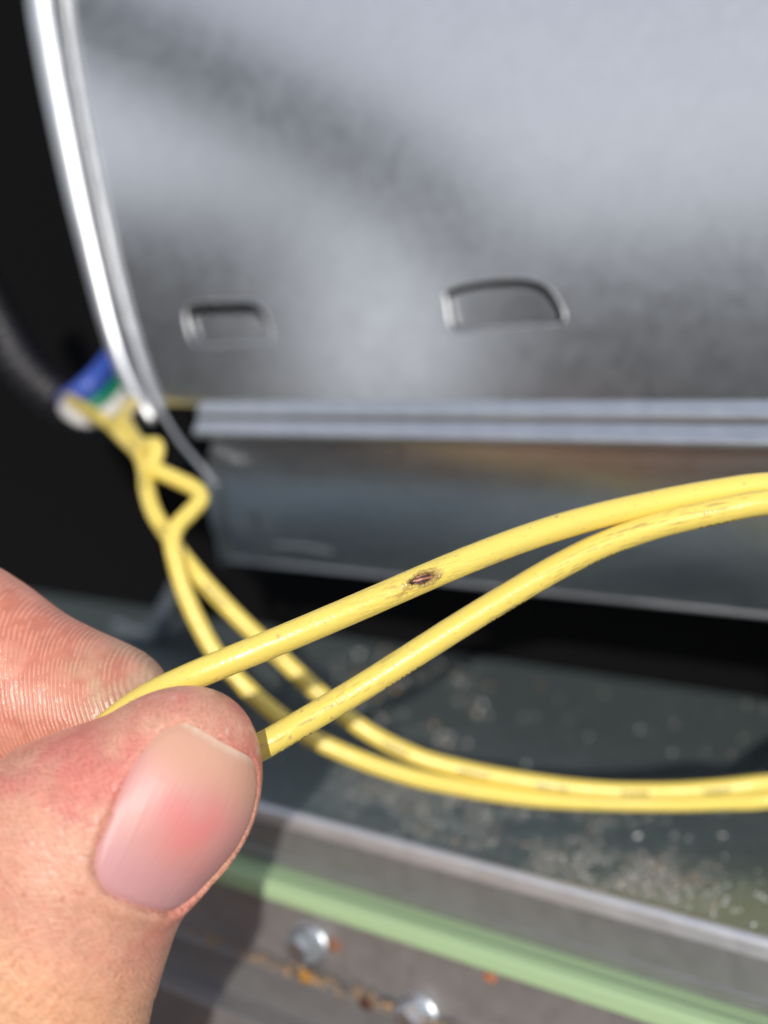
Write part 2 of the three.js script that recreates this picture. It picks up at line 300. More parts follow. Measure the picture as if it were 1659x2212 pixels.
// ---------------------------------------------------------------- base rail with its steps, gasket, screws
{
  const NL = -0.171, lip = FLOOR_Y + 0.0012;
  const cross = (x, y, n) => onN(x, y, n)[1];                            // height of an image line on a plane of depth n
  const line = (m) => [1659, 870 + m * (1659 + 2670)];
  const yA = cross(...line(0.307), NL), nG = -0.1652;
  const yG = cross(...line(0.3275), nG), yR = cross(...line(0.366), nG), nR = -0.1612, yS = cross(...line(0.402), nR), nS = -0.1555;
  const rail = thing('base_rail', 'stepped galvanised base rail with rounded lip toned pale for its highlight along the cabinet floor', 'rail');
  const e0 = -0.7, e1 = 0.3;
  const lo = [[NL - 0.0032, FLOOR_Y - 0.002]]; for (let k = 0; k <= 16; k++) { const a = Math.PI * (1 - k / 16); lo.push([NL - 0.0013 + 0.0014 * Math.cos(a), FLOOR_Y - 0.0002 + 0.0014 * Math.sin(a)]); } lo.push([NL + 0.0002, FLOOR_Y - 0.002]);
  mesh('lip', along(lo, e0, e1), M.lip, rail);
  mesh('upper_face', along([[NL, FLOOR_Y - 0.0012], [NL, yA], [NL - 0.0012, yA], [NL - 0.0012, FLOOR_Y - 0.0012]], e0, e1), M.rail, rail);
  mesh('middle_face', along(rounded([[NL - 0.0012, yA - 0.0001], [NL - 0.0012, yA - 0.0014], [nG - 0.0012, yA - 0.0014], [nG - 0.0012, yR], [nG, yR], [nG, yA - 0.0001, 0.0004]], 3), e0, e1), M.railDirty, rail);
  mesh('ledge', along(rounded([[nG - 0.0012, yR - 0.0001], [nG - 0.0012, yR - 0.0012], [nR - 0.0012, yR - 0.0012], [nR - 0.0012, yS], [nR, yS], [nR, yR - 0.0001, 0.0005]], 3), e0, e1), M.rail, rail);
  mesh('lower_step', along(rounded([[nR - 0.0012, yS - 0.0001], [nR - 0.0012, yS - 0.0012], [nS - 0.0012, yS - 0.0012], [nS - 0.0012, yS - 0.05], [nS, yS - 0.05], [nS, yS - 0.0001, 0.0005]], 3), e0, e1), M.railDirty, rail);
  const groove = cross(1659, 2165, NL);
  mesh('crease', tube([P3(-0.3, groove, NL), P3(0, groove, NL), P3(e1, groove, NL)], 0.0005, { step: 0.02, around: 10 }), M.rail, rail);

  // green gasket: a foam strip on the ledge, open groove along its middle
  const gs = thing('gasket_strip', 'pale green foam gasket strip lying along the rail below the wires', 'gasket');
  const gy = yA + 0.0002;
  mesh('gasket_back', along(rounded([[NL + 0.0001, yA], [NL + 0.0001, gy + 0.0003, 0.0002], [nG - 0.0024, gy + 0.0001, 0.0002], [nG - 0.0024, yA]]), -0.5, e1), M.green, gs);
  mesh('gasket_front', along(rounded([[nG - 0.0016, yA], [nG - 0.0014, gy + 0.0007, 0.0006], [nG + 0.0016, gy + 0.0001, 0.0009], [nG + 0.0014, yG, 0.0008], [nG + 0.0001, yG]]), -0.5, e1), M.green, gs);

  // hex washer head screws
  const screw = (px, py, label) => {
    const s = thing('hex_screw', label, 'screw', 'hex screws in the base rail');
    const [e, y] = onN(px, py, nG), c = P3(e, y, nG);
    const turn = (g) => g.rotateX(Math.PI / 2).applyMatrix4(BASIS);
    const washer = new THREE.LatheGeometry([[0, 0], [0.0036, 0], [0.0037, 0.0003], [0.0035, 0.0007], [0.0028, 0.0009], [0, 0.0009]].map((p) => new THREE.Vector2(...p)), 40);
    const head = new THREE.LatheGeometry([[0, 0.0030], [0.0020, 0.0031], [0.0025, 0.0029], [0.0029, 0.0023], [0.0030, 0]].map((p) => new THREE.Vector2(...p)), 6).translate(0, 0.0009, 0).toNonIndexed(); head.computeVertexNormals();
    for (const [n, g] of [['washer', washer], ['hex_head', head]]) mesh(n, turn(g), M.screw, s);
    s.position.copy(c); s.scale.setScalar(1.2);
  };
  screw(672, 2038, 'shiny zinc hex screw in the rail with a rust stain beside it');
  screw(905, 2190, 'shiny zinc hex screw in the rail beside a dark rust blister');

  // rust blisters on the ledge edge
  const rr = rng(77);
  const blister = (px, py, r, label, mat, n = nR) => {
    const [e, y] = onN(px, py, n);
    const g = new THREE.IcosahedronGeometry(r, 3), p = g.attributes.position;
    for (let i = 0; i < p.count; i++) { const k = 0.75 + 0.5 * noise3(p.getX(i) * 900 + px, p.getY(i) * 900, p.getZ(i) * 900); p.setXYZ(i, p.getX(i) * k * 1.2, p.getY(i) * k, p.getZ(i) * k * 0.5); }
    g.computeVertexNormals(); inPlace(g);
    const m = mesh('rust_spot', g, mat); m.position.copy(P3(e, y, n)); tag(m, label, 'rust');
  };
  const amber = new THREE.MeshStandardMaterial({ color: new THREE.Color().setRGB(0.34, 0.16, 0.02), roughness: 0.6 });
  const darkRust = new THREE.MeshStandardMaterial({ color: new THREE.Color().setRGB(0.06, 0.02, 0.012), roughness: 0.4 });
  blister(660, 2112, 0.0013, 'amber rust spot on the ledge edge below the screw', amber);
  blister(790, 2168, 0.0013, 'dark brown rust blister on the ledge edge', darkRust);
  blister(722, 2040, 0.0016, 'brown rust streak beside the hex screw', new THREE.MeshStandardMaterial({ color: new THREE.Color().setRGB(0.20, 0.09, 0.05), roughness: 0.9 }), nG - 0.0003);
  blister(1060, 2112, 0.0011, 'orange rust speck under the green gasket', new THREE.MeshStandardMaterial({ color: new THREE.Color().setRGB(0.36, 0.13, 0.06), roughness: 0.9 }), nG);
  // rust crust along the ledge edge: small grains nobody could count
  const grains = [];
  for (let i = 0; i < 150; i++) {
    const px = mix(380, 1000, rr()), m = 0.3715 + (rr() - 0.5) * 0.008; const [e, y] = onN(px, 870 + m * (px + 2670), nR + 0.0001);
    const r = mix(0.00015, 0.0005, rr() * rr()); const g = new THREE.IcosahedronGeometry(r, 0).scale(2.2, 1, 0.6); inPlace(g); const p = P3(e, y, nR + 0.0001); g.translate(p.x, p.y, p.z); grains.push(g);
  }
  const crust = mesh('rust_crust', mergeGeometries(grains), new THREE.MeshStandardMaterial({ color: new THREE.Color().setRGB(0.42, 0.25, 0.11), roughness: 0.95 }));
  tag(crust, 'orange rust crust along the edge of the lower ledge', 'rust'); crust.userData.kind = 'stuff';
}

// ---------------------------------------------------------------- dust and grit on the floor
{
  const r = rng(5), items = [];
  const put = (px, py, size, c) => { if (py < 1745 + 0.272 * (px - 540) - 16) items.push([onFloor(px, py), size, c]); };
  const tone = () => { const k = r(); return k < 0.72 ? [0.30, 0.285, 0.27] : k < 0.86 ? [0.34, 0.27, 0.22] : k < 0.94 ? [0.30, 0.15, 0.07] : [0.55, 0.55, 0.55]; };
  for (let i = 0; i < 16000; i++) {                                      // the drift along the lip
    const t = r(), px = mix(640, 1640, t), c = mix(1672, 1948, t), py = c + (r() + r() + r() - 1.5) * 100;
    if (fbm(px * 0.010, py * 0.016, 4, 3) + 0.30 * (r() - 0.5) > 0.47 && r() < smooth(640, 900, px) * smooth(1640, 1420, px)) put(px, py, mix(0.00005, 0.00026, r() ** 4), tone());
  }
  for (let i = 0; i < 700; i++) { const px = mix(540, 1060, r()), py = mix(1390, 1640, r()); if (fbm(px * 0.02, py * 0.03, 9, 2) > 0.48) put(px, py, mix(0.0001, 0.0008, r() ** 3), tone()); }
  for (let i = 0; i < 110; i++) put(mix(900, 1659, r()), mix(1480, 2000, r()), mix(0.0002, 0.00045, r()), tone());
  for (let i = 0; i < 30; i++) put(mix(1350, 1659, r()), mix(1880, 2040, r()), mix(0.00016, 0.0003, r()), [0.66, 0.66, 0.66]);
  const g = new THREE.IcosahedronGeometry(1, 1), im = new THREE.InstancedMesh(g, new THREE.MeshStandardMaterial({ roughness: 0.9 }), items.length);
  const o = new THREE.Object3D(), c = new THREE.Color();
  items.forEach(([p, s, t], i) => { o.position.copy(p).add(V(0, s * 0.3, 0)); o.scale.set(s * (0.7 + r() * 0.8), s * 0.6, s * (0.7 + r() * 0.8)); o.rotation.set(r(), r() * 6, r()); o.updateMatrix(); im.setMatrixAt(i, o.matrix); im.setColorAt(i, c.setRGB(...t)); });
  im.name = 'floor_dust'; im.castShadow = im.receiveShadow = true; im.userData = { kind: 'stuff', label: 'pale dust and grit drifted on the dark cabinet floor', category: 'dust' };
  scene.add(im);
}

// ---------------------------------------------------------------- dark things in the cabinet
{
  const bent = mesh('bent_bracket', tube([at(408, 1225, 0.375), at(382, 1275, 0.38), at(352, 1335, 0.385), at(334, 1366, 0.39), at(310, 1368, 0.392), at(262, 1352, 0.40)], 0.0032, { around: 16 }), zinc({ roughness: 0.55, color: new THREE.Color().setRGB(0.3, 0.32, 0.34) }));
  tag(bent, 'bent grey metal bracket in the dark behind the fingers', 'bracket');
  const cab = mesh('black_cable', tube([at(-160, 380, 0.33), at(-70, 560, 0.32), at(0, 700, 0.315), at(60, 800, 0.31), at(140, 868, 0.31), at(230, 900, 0.32), at(320, 905, 0.36)], (s, th) => 0.006 + 0.0005 * Math.sin(s * 1500), { step: 0.0008, around: 20 }), M.blackGloss);
  tag(cab, 'black corrugated conduit in the dark beside the coloured wires', 'cable');
}

// ---------------------------------------------------------------- coloured wires behind the rolled edge
{
  const w = (name, mat, r, pts, label) => tag(mesh(name, tube(pts.map((p) => at(...p)), r, { around: 24 }), mat), label, 'wire', 'coloured wires behind the housing edge');
  w('blue_wire', M.blue, 0.0034, [[340, 650, 0.36], [296, 705, 0.33], [262, 752, 0.310], [226, 800, 0.300], [190, 838, 0.296], [156, 862, 0.302], [148, 862, 0.33], [152, 850, 0.38]], 'thick blue wire curving out from behind the rolled metal edge');
  w('green_wire', M.greenWire, 0.0021, [[360, 700, 0.36], [312, 756, 0.325], [274, 806, 0.303], [242, 846, 0.293], [206, 874, 0.289], [176, 884, 0.297], [165, 880, 0.32], [168, 862, 0.38]], 'green wire between the blue and white wires');
  w('white_wire', M.white, 0.0022, [[360, 730, 0.36], [316, 790, 0.322], [288, 832, 0.301], [260, 870, 0.289], [226, 898, 0.284], [186, 906, 0.284], [152, 890, 0.292], [146, 868, 0.32], [165, 850, 0.38]], 'white wire bent under the blue and green wires');
}

// ---------------------------------------------------------------- yellow wires
const RW = 0.00165;
const frontA = [[1659, 1048, 0.1425], [1550, 1062, 0.1418], [1430, 1084, 0.1405], [1300, 1113, 0.1385], [1200, 1141, 0.136], [1100, 1175, 0.1335], [1000, 1214, 0.131], [905, 1254, 0.1293], [800, 1300, 0.1277], [700, 1343, 0.1264], [600, 1385, 0.1254], [500, 1426, 0.1247], [400, 1468, 0.1247], [310, 1512, 0.1258], [220, 1580, 0.1275], [110, 1690, 0.1285], [-60, 1800, 0.135], [-240, 1830, 0.154], [-380, 1810, 0.178]];
const frontB = [[1659, 1085, 0.1388], [1550, 1105, 0.1388], [1415, 1137, 0.1385], [1300, 1178, 0.1375], [1203, 1226, 0.1365], [1100, 1286, 0.1355], [990, 1353, 0.1345], [880, 1423, 0.1335], [777, 1488, 0.1325], [700, 1534, 0.1315], [640, 1569, 0.1305], [580, 1604, 0.1295], [480, 1655, 0.1288], [340, 1720, 0.1285], [150, 1790, 0.130], [-60, 1870, 0.136], [-250, 1960, 0.158], [-400, 2060, 0.190]];
const loopA = [[1900, 1650, 0.203], [2150, 1560, 0.196], [2300, 1370, 0.180], [2200, 1170, 0.162], [1950, 1060, 0.147]];
const loopB = [[1900, 1690, 0.205], [2200, 1610, 0.198], [2380, 1400, 0.180], [2260, 1200, 0.160], [1960, 1085, 0.1415]];
const rearA = [[352, 790, 0.34], [318, 838, 0.30], [282, 878, 0.270], [266, 902, 0.256], [282, 934, 0.244], [306, 962, 0.234], [338, 964, 0.228], [335, 990, 0.226], [330, 1008, 0.225], [378, 1034, 0.222], [424, 1058, 0.219], [434, 1078, 0.217], [410, 1108, 0.214], [382, 1138, 0.211], [372, 1172, 0.209], [380, 1215, 0.208], [396, 1272, 0.207], [425, 1340, 0.206], [470, 1418, 0.205], [540, 1494, 0.204], [640, 1574, 0.203], [740, 1626, 0.2025], [880, 1676, 0.203], [1000, 1702, 0.204], [1150, 1724, 0.205], [1300, 1732, 0.2055], [1450, 1734, 0.2055], [1560, 1731, 0.206], [1659, 1726, 0.2065]];
const rearB = [[120, 840, 0.33], [165, 872, 0.285], [205, 898, 0.262], [240, 918, 0.250], [272, 950, 0.240], [300, 978, 0.2335], [314, 1015, 0.227], [318, 1060, 0.222], [334, 1110, 0.217], [358, 1148, 0.2145], [384, 1188, 0.2135], [425, 1240, 0.212], [480, 1300, 0.211], [540, 1360, 0.210], [590, 1406, 0.209], [640, 1453, 0.208], [700, 1507, 0.207], [790, 1578, 0.206], [900, 1634, 0.2055], [1000, 1662, 0.205], [1150, 1690, 0.2045], [1300, 1707, 0.2035], [1450, 1709, 0.203], [1560, 1702, 0.2025], [1659, 1692, 0.202]];
const pathA = [...rearA, ...loopA, ...frontA].map((p) => at(...p)), pathB = [...rearB, ...loopB, ...frontB].map((p) => at(...p));

const peel = heightTexture(512, (u, v) => 0.6 * tfbm(u, v, 40, 51, 3) + 0.4 * tfbm(u, v, 6, 61, 3));
peel.repeat.set(1 / 0.012, 1 / 0.012);
// printed lettering: one tile is a 60 mm run of the wire, its height the whole way round
const C = document.createElement('canvas'); C.width = 2048; C.height = 368;
{
  const c = C.getContext('2d'); c.fillStyle = '#fff'; c.fillRect(0, 0, C.width, C.height);
  c.fillStyle = '#7d7a70'; c.font = 'bold 66px sans-serif'; c.textBaseline = 'middle';
  ['THHN', '1000V', 'MOIST', 'NO 18'].forEach((t, i) => c.fillText(t, 40 + i * 512, 184));
  const r = rng(9); c.fillStyle = '#fff'; for (let i = 0; i < 900; i++) c.fillRect(r() * 2048, 130 + r() * 110, 1 + r() * 7, 1 + r() * 3);
}
const print = new THREE.CanvasTexture(C); print.colorSpace = THREE.SRGBColorSpace; print.wrapS = print.wrapT = THREE.RepeatWrapping;
print.repeat.set(1 / 0.060, 1 / (2 * Math.PI * RW));
const YEL = [0.72, 0.56, 0.12];
const yellow = new THREE.MeshPhysicalMaterial({ vertexColors: true, color: 0xffffff, roughness: 0.30, bumpMap: peel, bumpScale: 0.00006 });
const yellowPrinted = new THREE.MeshPhysicalMaterial({ vertexColors: true, color: 0xffffff, map: print, roughness: 0.30, bumpMap: peel, bumpScale: 0.00006 });

function nearestS(path, target) {
  const c = new THREE.CatmullRomCurve3(path, false, 'centripetal'); c.arcLengthDivisions = 3000; const len = c.getLength(); let best = 9, bs = 0;
  for (let i = 0; i <= 4000; i++) { const d = c.getPointAt(i / 4000).distanceTo(target); if (d < best) { best = d; bs = i / 4000 * len; } }
  return bs;
}
const sNick = nearestS(pathA, at(905, 1254, 0.1293));
const nickShape = (s, th) => { const x = (s - sNick) / 0.0019, y = (th - 0.05 - 0.10 * x) * RW / (0.00080 * (1 - 0.55 * smooth(-0.2, 1.1, x))); return 1 - Math.sqrt(x * x + y * y) - 0.42 * (noise3(s * 3600, th * 5, 2) - 0.5) - 0.25 * (noise3(s * 9000, th * 13, 5) - 0.5); };   // > 0 inside the tear
{
  const flat = (s, th) => { const x = (s - sNick + 0.0042) / 0.0040, y = (th + 0.1) / 0.8; return Math.max(0, 1 - x * x - y * y); };   // shaved place beside the tear
  const radius = (s, th) => {
    const k = nickShape(s, th); let r = RW + 0.000012 * (noise3(s * 900, th * 2, 1) - 0.5);
    if (Math.abs(s - sNick) < 0.012) {
      r -= 0.00010 * flat(s, th);
      r -= 0.00055 * smooth(0.0, 0.35, k);
      r += 0.00009 * smooth(-0.45, -0.05, k) * smooth(0.12, 0.0, k);
      r -= 0.00003 * smooth(0.60, 0.75, noise3(s * 500 + th * 0.8, th * 9 - s * 700, 7)) * smooth(0.011, 0.006, Math.abs(s - sNick));
    }
    return r;
  };
  const color = (s, th) => {
    let [r, g, b] = YEL; const x = s - sNick, k = nickShape(s, th);
    const m = 0.96 + 0.08 * fbm(s * 350, Math.cos(th) * 1.5, Math.sin(th) * 1.5, 3); r *= m; g *= m; b *= m;
    if (Math.abs(x) < 0.016) {
      const scorch = smooth(-0.55, 0.05, k) * (0.55 + 0.45 * noise3(s * 4000, th * 5, 3));
      const smear = 0.75 * smooth(0.48, 0.70, fbm(s * 900 + th * 2, th * 7 - s * 500, 17, 3)) * smooth(0.0055, 0.001, Math.abs(x - 0.0012)) * smooth(1.0, 0.3, Math.abs(th)); r = mix(r, 0.33, smear); g = mix(g, 0.20, smear); b = mix(b, 0.07, smear);
      r = mix(r, 0.13, scorch * 0.85); g = mix(g, 0.055, scorch * 0.85); b = mix(b, 0.03, scorch * 0.7);
      const scr = smooth(0.66, 0.78, noise3(s * 520 + th * 1.8, th * 16 - s * 1400, 7)) * smooth(0.010, 0.004, Math.abs(x - 0.002)) * smooth(1.3, 0.6, Math.abs(th));
      r = mix(r, 0.36, scr * 0.4); g = mix(g, 0.22, scr * 0.4); b = mix(b, 0.05, scr * 0.4);
      const grime = smooth(0.50, 0.72, fbm(s * 700, th * 3, 9, 4)) * smooth(-0.002, -0.0055, x) * smooth(-0.016, -0.009, x) * smooth(-0.2, -0.9, th);
      r = mix(r, 0.36, grime * 0.8); g = mix(g, 0.29, grime * 0.8); b = mix(b, 0.21, grime * 0.8);
      if (k > 0.25) { r = 0.03; g = 0.018; b = 0.012; }
    }
    const dot = 0.7 * smooth(0.935, 0.955, noise3(s * 2600, th * 4.5, 12)) * (Math.abs(s - sNick) < 0.05 ? 1 : 0); r *= 1 - 0.5 * dot; g *= 1 - 0.55 * dot;
    return [r, g, b];
  };
  const wa = thing('yellow_wire', 'yellow insulated wire with torn insulation and bare copper showing, pinched by the fingers', 'wire', 'yellow wires');
  const g = tube(pathA, radius, { step: 0.0008, around: 96, fine: [[sNick - 0.013, sNick + 0.013, 0.00012], [sNick - 0.07, sNick + 0.05, 0.0003]], color });
  mesh('insulation', g, yellow, wa);
  // bare strands in the tear
  const { curve, len } = g.userData, ref = V(0.05, 0.15, 1);
  const strandAt = (s, th, r) => { const u = s / len, c = curve.getPointAt(u), t = curve.getTangentAt(u), a = ref.clone().addScaledVector(t, -ref.dot(t)).normalize(), b = new THREE.Vector3().crossVectors(t, a); return c.addScaledVector(a, Math.cos(th) * r).addScaledVector(b, Math.sin(th) * r); };
  const rs = rng(31);
  for (let i = 0; i < 7; i++) {
    const th0 = -0.34 + i * 0.115 + 0.06 * (rs() - 0.5), q0 = 0.30 * rs(), q1 = 1 - 0.35 * rs(), lift = 0.00010 * (rs() - 0.3), lay = 0.30 + 0.25 * (rs() - 0.5), pts = [];
    for (let j = 0; j <= 6; j++) { const q = mix(q0, q1, j / 6); pts.push(strandAt(sNick - 0.0017 + 0.0034 * q, th0 + lay * (q - 0.5), RW - 0.00036 + lift - 0.00026 * Math.abs(q - 0.5) * 2)); }
    mesh('copper_strand', tube(pts, 0.00011 + 0.00003 * rs(), { step: 0.0002, around: 10 }), i > 2 && i !== 5 ? M.copper : M.copperDark, wa);
  }
}
{
  const sEnd = nearestS(pathB, at(1659, 1692, 0.202)), sFront = nearestS(pathB, at(1659, 1085, 0.1388)), sHand = nearestS(pathB, at(580, 1604, 0.1295));
  const color = (s, th) => {
    let [r, g, b] = YEL; const m = 0.96 + 0.08 * fbm(s * 350 + 40, Math.cos(th) * 1.5, Math.sin(th) * 1.5, 3); r *= m; g *= m; b *= m;
    if (s > sFront - 0.01) {
      const scr = smooth(0.70, 0.82, noise3(s * 300 + th * 0.7, th * 12 - s * 500, 27)) * smooth(0.45, 0.62, noise3(s * 90, th, 5)) * smooth(1.6, 0.9, Math.abs(th));
      r = mix(r, 0.30, scr * 0.6); g = mix(g, 0.19, scr * 0.6); b = mix(b, 0.05, scr * 0.5);
    }
    const dot = 0.7 * smooth(0.935, 0.955, noise3(s * 2600, th * 4.5, 32)) * (s > sFront ? 1 : 0); r *= 1 - 0.5 * dot; g *= 1 - 0.55 * dot;
    return [r, g, b];
  };
  // the lettering turns slowly round the wire: towards the viewer on the hanging run, underneath on the held run
  const twist = (s) => -Math.PI - mix(0.1, -1.42, smooth(sEnd, sFront, s));
  const wb = thing('yellow_wire', 'yellow insulated wire with dark printed lettering, ending behind the thumb tip', 'wire', 'yellow wires');
  mesh('insulation', tube(pathB, (s, th) => RW + 0.000012 * (noise3(s * 900, th * 2, 61) - 0.5), { step: 0.0008, around: 80, fine: [[sFront - 0.01, sHand + 0.01, 0.0003]], color, twist }), yellowPrinted, wb);
}

// ---------------------------------------------------------------- the hand
const hand = thing('person', 'bare left hand pinching a yellow wire between thumb and index finger', 'hand');
{
  const MM = 0.001;
  const j = (px, py, d) => at(px, py, d * MM);
  const toWorld = (x, y, z) => V(x, y * CP + z * SP, -y * SP + z * CP);   // turns a direction as the photograph shows it upright
  // thumb frame: T along the thumb, K out of the nail, B across
  const T = toWorld(0.54, 0.84, -0.12).normalize();
  const B0 = toWorld(0.84, -0.54, 0), Z0 = toWorld(0, 0, 1);
  const K = Z0.clone().multiplyScalar(Math.cos(0.56)).addScaledVector(B0, Math.sin(0.56)); K.addScaledVector(T, -K.dot(T)).normalize();
  const B = new THREE.Vector3().crossVectors(T, K).normalize();
  if (B.dot(B0) < 0) B.negate();
  const cone = (a, b, ra, rb) => { const ab = b.clone().sub(a), l2 = ab.lengthSq(); return [a, ab, l2, ra * MM, rb * MM]; };
  const sdCone = (p, [a, ab, l2, ra, rb]) => { const x = p.x - a.x, y = p.y - a.y, z = p.z - a.z; let t = (x * ab.x + y * ab.y + z * ab.z) / l2; t = t < 0 ? 0 : t > 1 ? 1 : t; const dx = x - ab.x * t, dy = y - ab.y * t, dz = z - ab.z * t; return Math.sqrt(dx * dx + dy * dy + dz * dz) - (ra + (rb - ra) * t); };
  const smin = (a, b, k) => { const h = Math.max(k - Math.abs(a - b), 0) / k; return Math.min(a, b) - h * h * k * 0.25; };
  const ell = (p, c, rt, rb, rk) => { const x = p.x - c.x, y = p.y - c.y, z = p.z - c.z, t = x * T.x + y * T.y + z * T.z, b = x * B.x + y * B.y + z * B.z, k = x * K.x + y * K.y + z * K.z; const k0 = Math.hypot(t / rt, b / rb, k / rk), k1 = Math.hypot(t / (rt * rt), b / (rb * rb), k / (rk * rk)); return k1 < 1e-9 ? -rk : k0 * (k0 - 1) / k1; };
  const tc = j(352, 1718, 118), tb = j(168, 1832, 118.5), ip = j(116, 2050, 119), th2 = j(78, 2330, 120), mcp = j(-170, 2780, 125), cmc = j(-620, 3350, 140);
  const TH = [cone(tc, tb, 8.4, 11.2), cone(tb, ip, 11.2, 10.4), cone(ip, th2, 10.4, 10.2), cone(th2, mcp, 10.2, 12.5), cone(mcp, cmc, 12.5, 16)];
  const nailC = j(326, 1718, 118);
  function thumbBase(p) {
    let d = smin(ell(p, tc, 12.4 * MM, 9.6 * MM, 8.0 * MM), sdCone(p, TH[0]), 5 * MM);
    for (let i = 1; i < 4; i++) d = smin(d, sdCone(p, TH[i]), 6 * MM);
    return d;
  }
  const NA0 = -8.1 * MM, NA1 = 9.3 * MM, NPHI = 0.88;
  const nailHalf = (a, phi) => NPHI * (phi < 0 ? 1 - 0.26 * smooth(6 * MM, -8 * MM, a) : 1);
  function nailMask(p) {                                                // signed: > 0 inside the nail's outline (in mm)
    const x = p.x - nailC.x, y = p.y - nailC.y, z = p.z - nailC.z, a = x * T.x + y * T.y + z * T.z, b = x * B.x + y * B.y + z * B.z, k = x * K.x + y * K.y + z * K.z;
    const phi = Math.atan2(b, k), half = nailHalf(a, phi) * 9.2, bb = Math.abs(phi) * 9.2, am = (a - (NA0 + NA1) / 2) / MM, hl = (NA1 - NA0) / 2 / MM;
    const rc = am > 0 ? 2.8 : 3.6, qx = Math.max(Math.abs(am) - hl + rc, 0), qy = Math.max(bb - half + rc, 0);
    return rc - Math.hypot(qx, qy) - Math.max(0, 0) + Math.min(0, Math.min(0, 0)) - (Math.abs(am) - hl + rc < 0 && bb - half + rc < 0 ? Math.max(Math.abs(am) - hl, bb - half) + rc : 0);
  }
  function thumb(p) {
    let d = thumbBase(p);
    if (d < 4 * MM && d > -4 * MM) {
      const x = p.x - nailC.x, y = p.y - nailC.y, z = p.z - nailC.z; const k = x * K.x + y * K.y + z * K.z, a = x * T.x + y * T.y + z * T.z;
      if (k > -1 * MM && Math.abs(a) < 16 * MM) {
        const m = nailMask(p);
        d += 0.90 * MM * smooth(-0.45, 0.45, m);
        const prox = smooth(6 * MM, -4 * MM, a);
        d -= 0.30 * MM * prox * smooth(-2.6, -0.7, m) * smooth(0.3, -0.4, m);
      }
      { const a = (p.x - nailC.x) * T.x + (p.y - nailC.y) * T.y + (p.z - nailC.z) * T.z; if (a < -13 * MM) { const w = a / MM + 3.0 * (noise3(p.x * 130, p.y * 130, p.z * 130) - 0.5); d += MM * smooth(-13 * MM, -20 * MM, a) * (0.05 * Math.sin(w * 2.6) + 0.035 * Math.sin(w * 6.1 + 1)); } }
      d += 0.16 * MM * (fbm(p.x * 240, p.y * 240, p.z * 240, 2) - 0.5);
    }
    return d;
  }
  // index finger, the other fingers folded behind it, the palm and the wrist
  const itip = j(232, 1530, 138.5), idip = j(-62, 1398, 141), ipip = j(-430, 1120, 146), imcp = j(-1000, 1480, 160);
  const IX = [cone(itip, idip, 7.7, 9.1), cone(idip, ipip, 9.1, 10), cone(ipip, imcp, 10, 12.5), cone(j(205, 1558, 138.5), j(-100, 1540, 140.5), 6.8, 9.6)];
  const finger = (m, p, d, t, r) => [cone(m, p, r + 2, r + 0.8), cone(p, d, r + 0.8, r), cone(d, t, r, r - 1)];
  const mm = j(-1040, 1760, 172), rm = j(-1020, 2040, 182), lm = j(-980, 2300, 188), wrist = j(-1050, 3500, 165);
  const REST = [...finger(mm, j(-430, 1420, 176), j(-260, 1720, 182), j(-420, 1900, 178), 8.6), ...finger(rm, j(-480, 1740, 192), j(-320, 2000, 194), j(-480, 2160, 186), 8.3), ...finger(lm, j(-540, 2080, 200), j(-420, 2290, 200), j(-560, 2400, 192), 7.2),
    cone(imcp, wrist, 13, 19), cone(mm, wrist, 13.5, 19), cone(rm, wrist, 13, 19), cone(lm, wrist, 12, 19), cone(cmc, wrist, 16, 20), cone(cmc, imcp, 14, 12), cone(wrist, j(-1150, 4600, 165), 20, 22)];
  const fingersOf = [IX.slice(0, 3), REST.slice(0, 3), REST.slice(3, 6), REST.slice(6, 9)], palm = [...REST.slice(9)];
  function index(p) { let d = sdCone(p, IX[0]); d = smin(d, sdCone(p, IX[1]), 5 * MM); d = smin(d, sdCone(p, IX[3]), 7 * MM); return smin(d, sdCone(p, IX[2]), 5 * MM); }
  function rest(p) {
    let q = sdCone(p, palm[0]); for (let i = 1; i < palm.length; i++) q = smin(q, sdCone(p, palm[i]), 9 * MM);
    q = smin(q, sdCone(p, TH[4]), 10 * MM);
    for (let f = 1; f < 4; f++) { const c = fingersOf[f]; let d = sdCone(p, c[1]); d = smin(d, sdCone(p, c[2]), 3 * MM); d = smin(d, sdCone(p, c[0]), 4 * MM); q = Math.min(q, smin(q, d, 2 * MM)); }
    return q;
  }
  const ixWave = (p) => 0.14 * MM * (fbm(p.x * 200 + 7, p.y * 200, p.z * 200, 2) - 0.5);
  const field = (p) => { const t = thumb(p), i = index(p) + ixWave(p), r = rest(p); return Math.min(smin(t, r, 8 * MM), smin(i, r, 7 * MM)); };
  const coarse = (p) => Math.min(thumbBase(p), index(p), rest(p)) - 6 * MM;

  // surface nets over the box of the hand
  const lo = V(1, 1, 1), hi = V(-1, -1, -1);
  for (const c of [...TH, ...IX, ...REST]) for (const e of [c[0], c[0].clone().add(c[1])]) { const r = Math.max(c[3], c[4]) + 2 * MM; lo.min(e.clone().subScalar(r)); hi.max(e.clone().addScalar(r)); }
  hi.addScalar(3 * MM);
  const h = 0.7 * MM, nx = Math.ceil((hi.x - lo.x) / h), ny = Math.ceil((hi.y - lo.y) / h), nz = Math.ceil((hi.z - lo.z) / h);
  const F = new Float32Array((nx + 1) * (ny + 1) * (nz + 1)).fill(1), ID = (x, y, z) => x + (nx + 1) * (y + (ny + 1) * z), p = V(0, 0, 0), BL = 8;
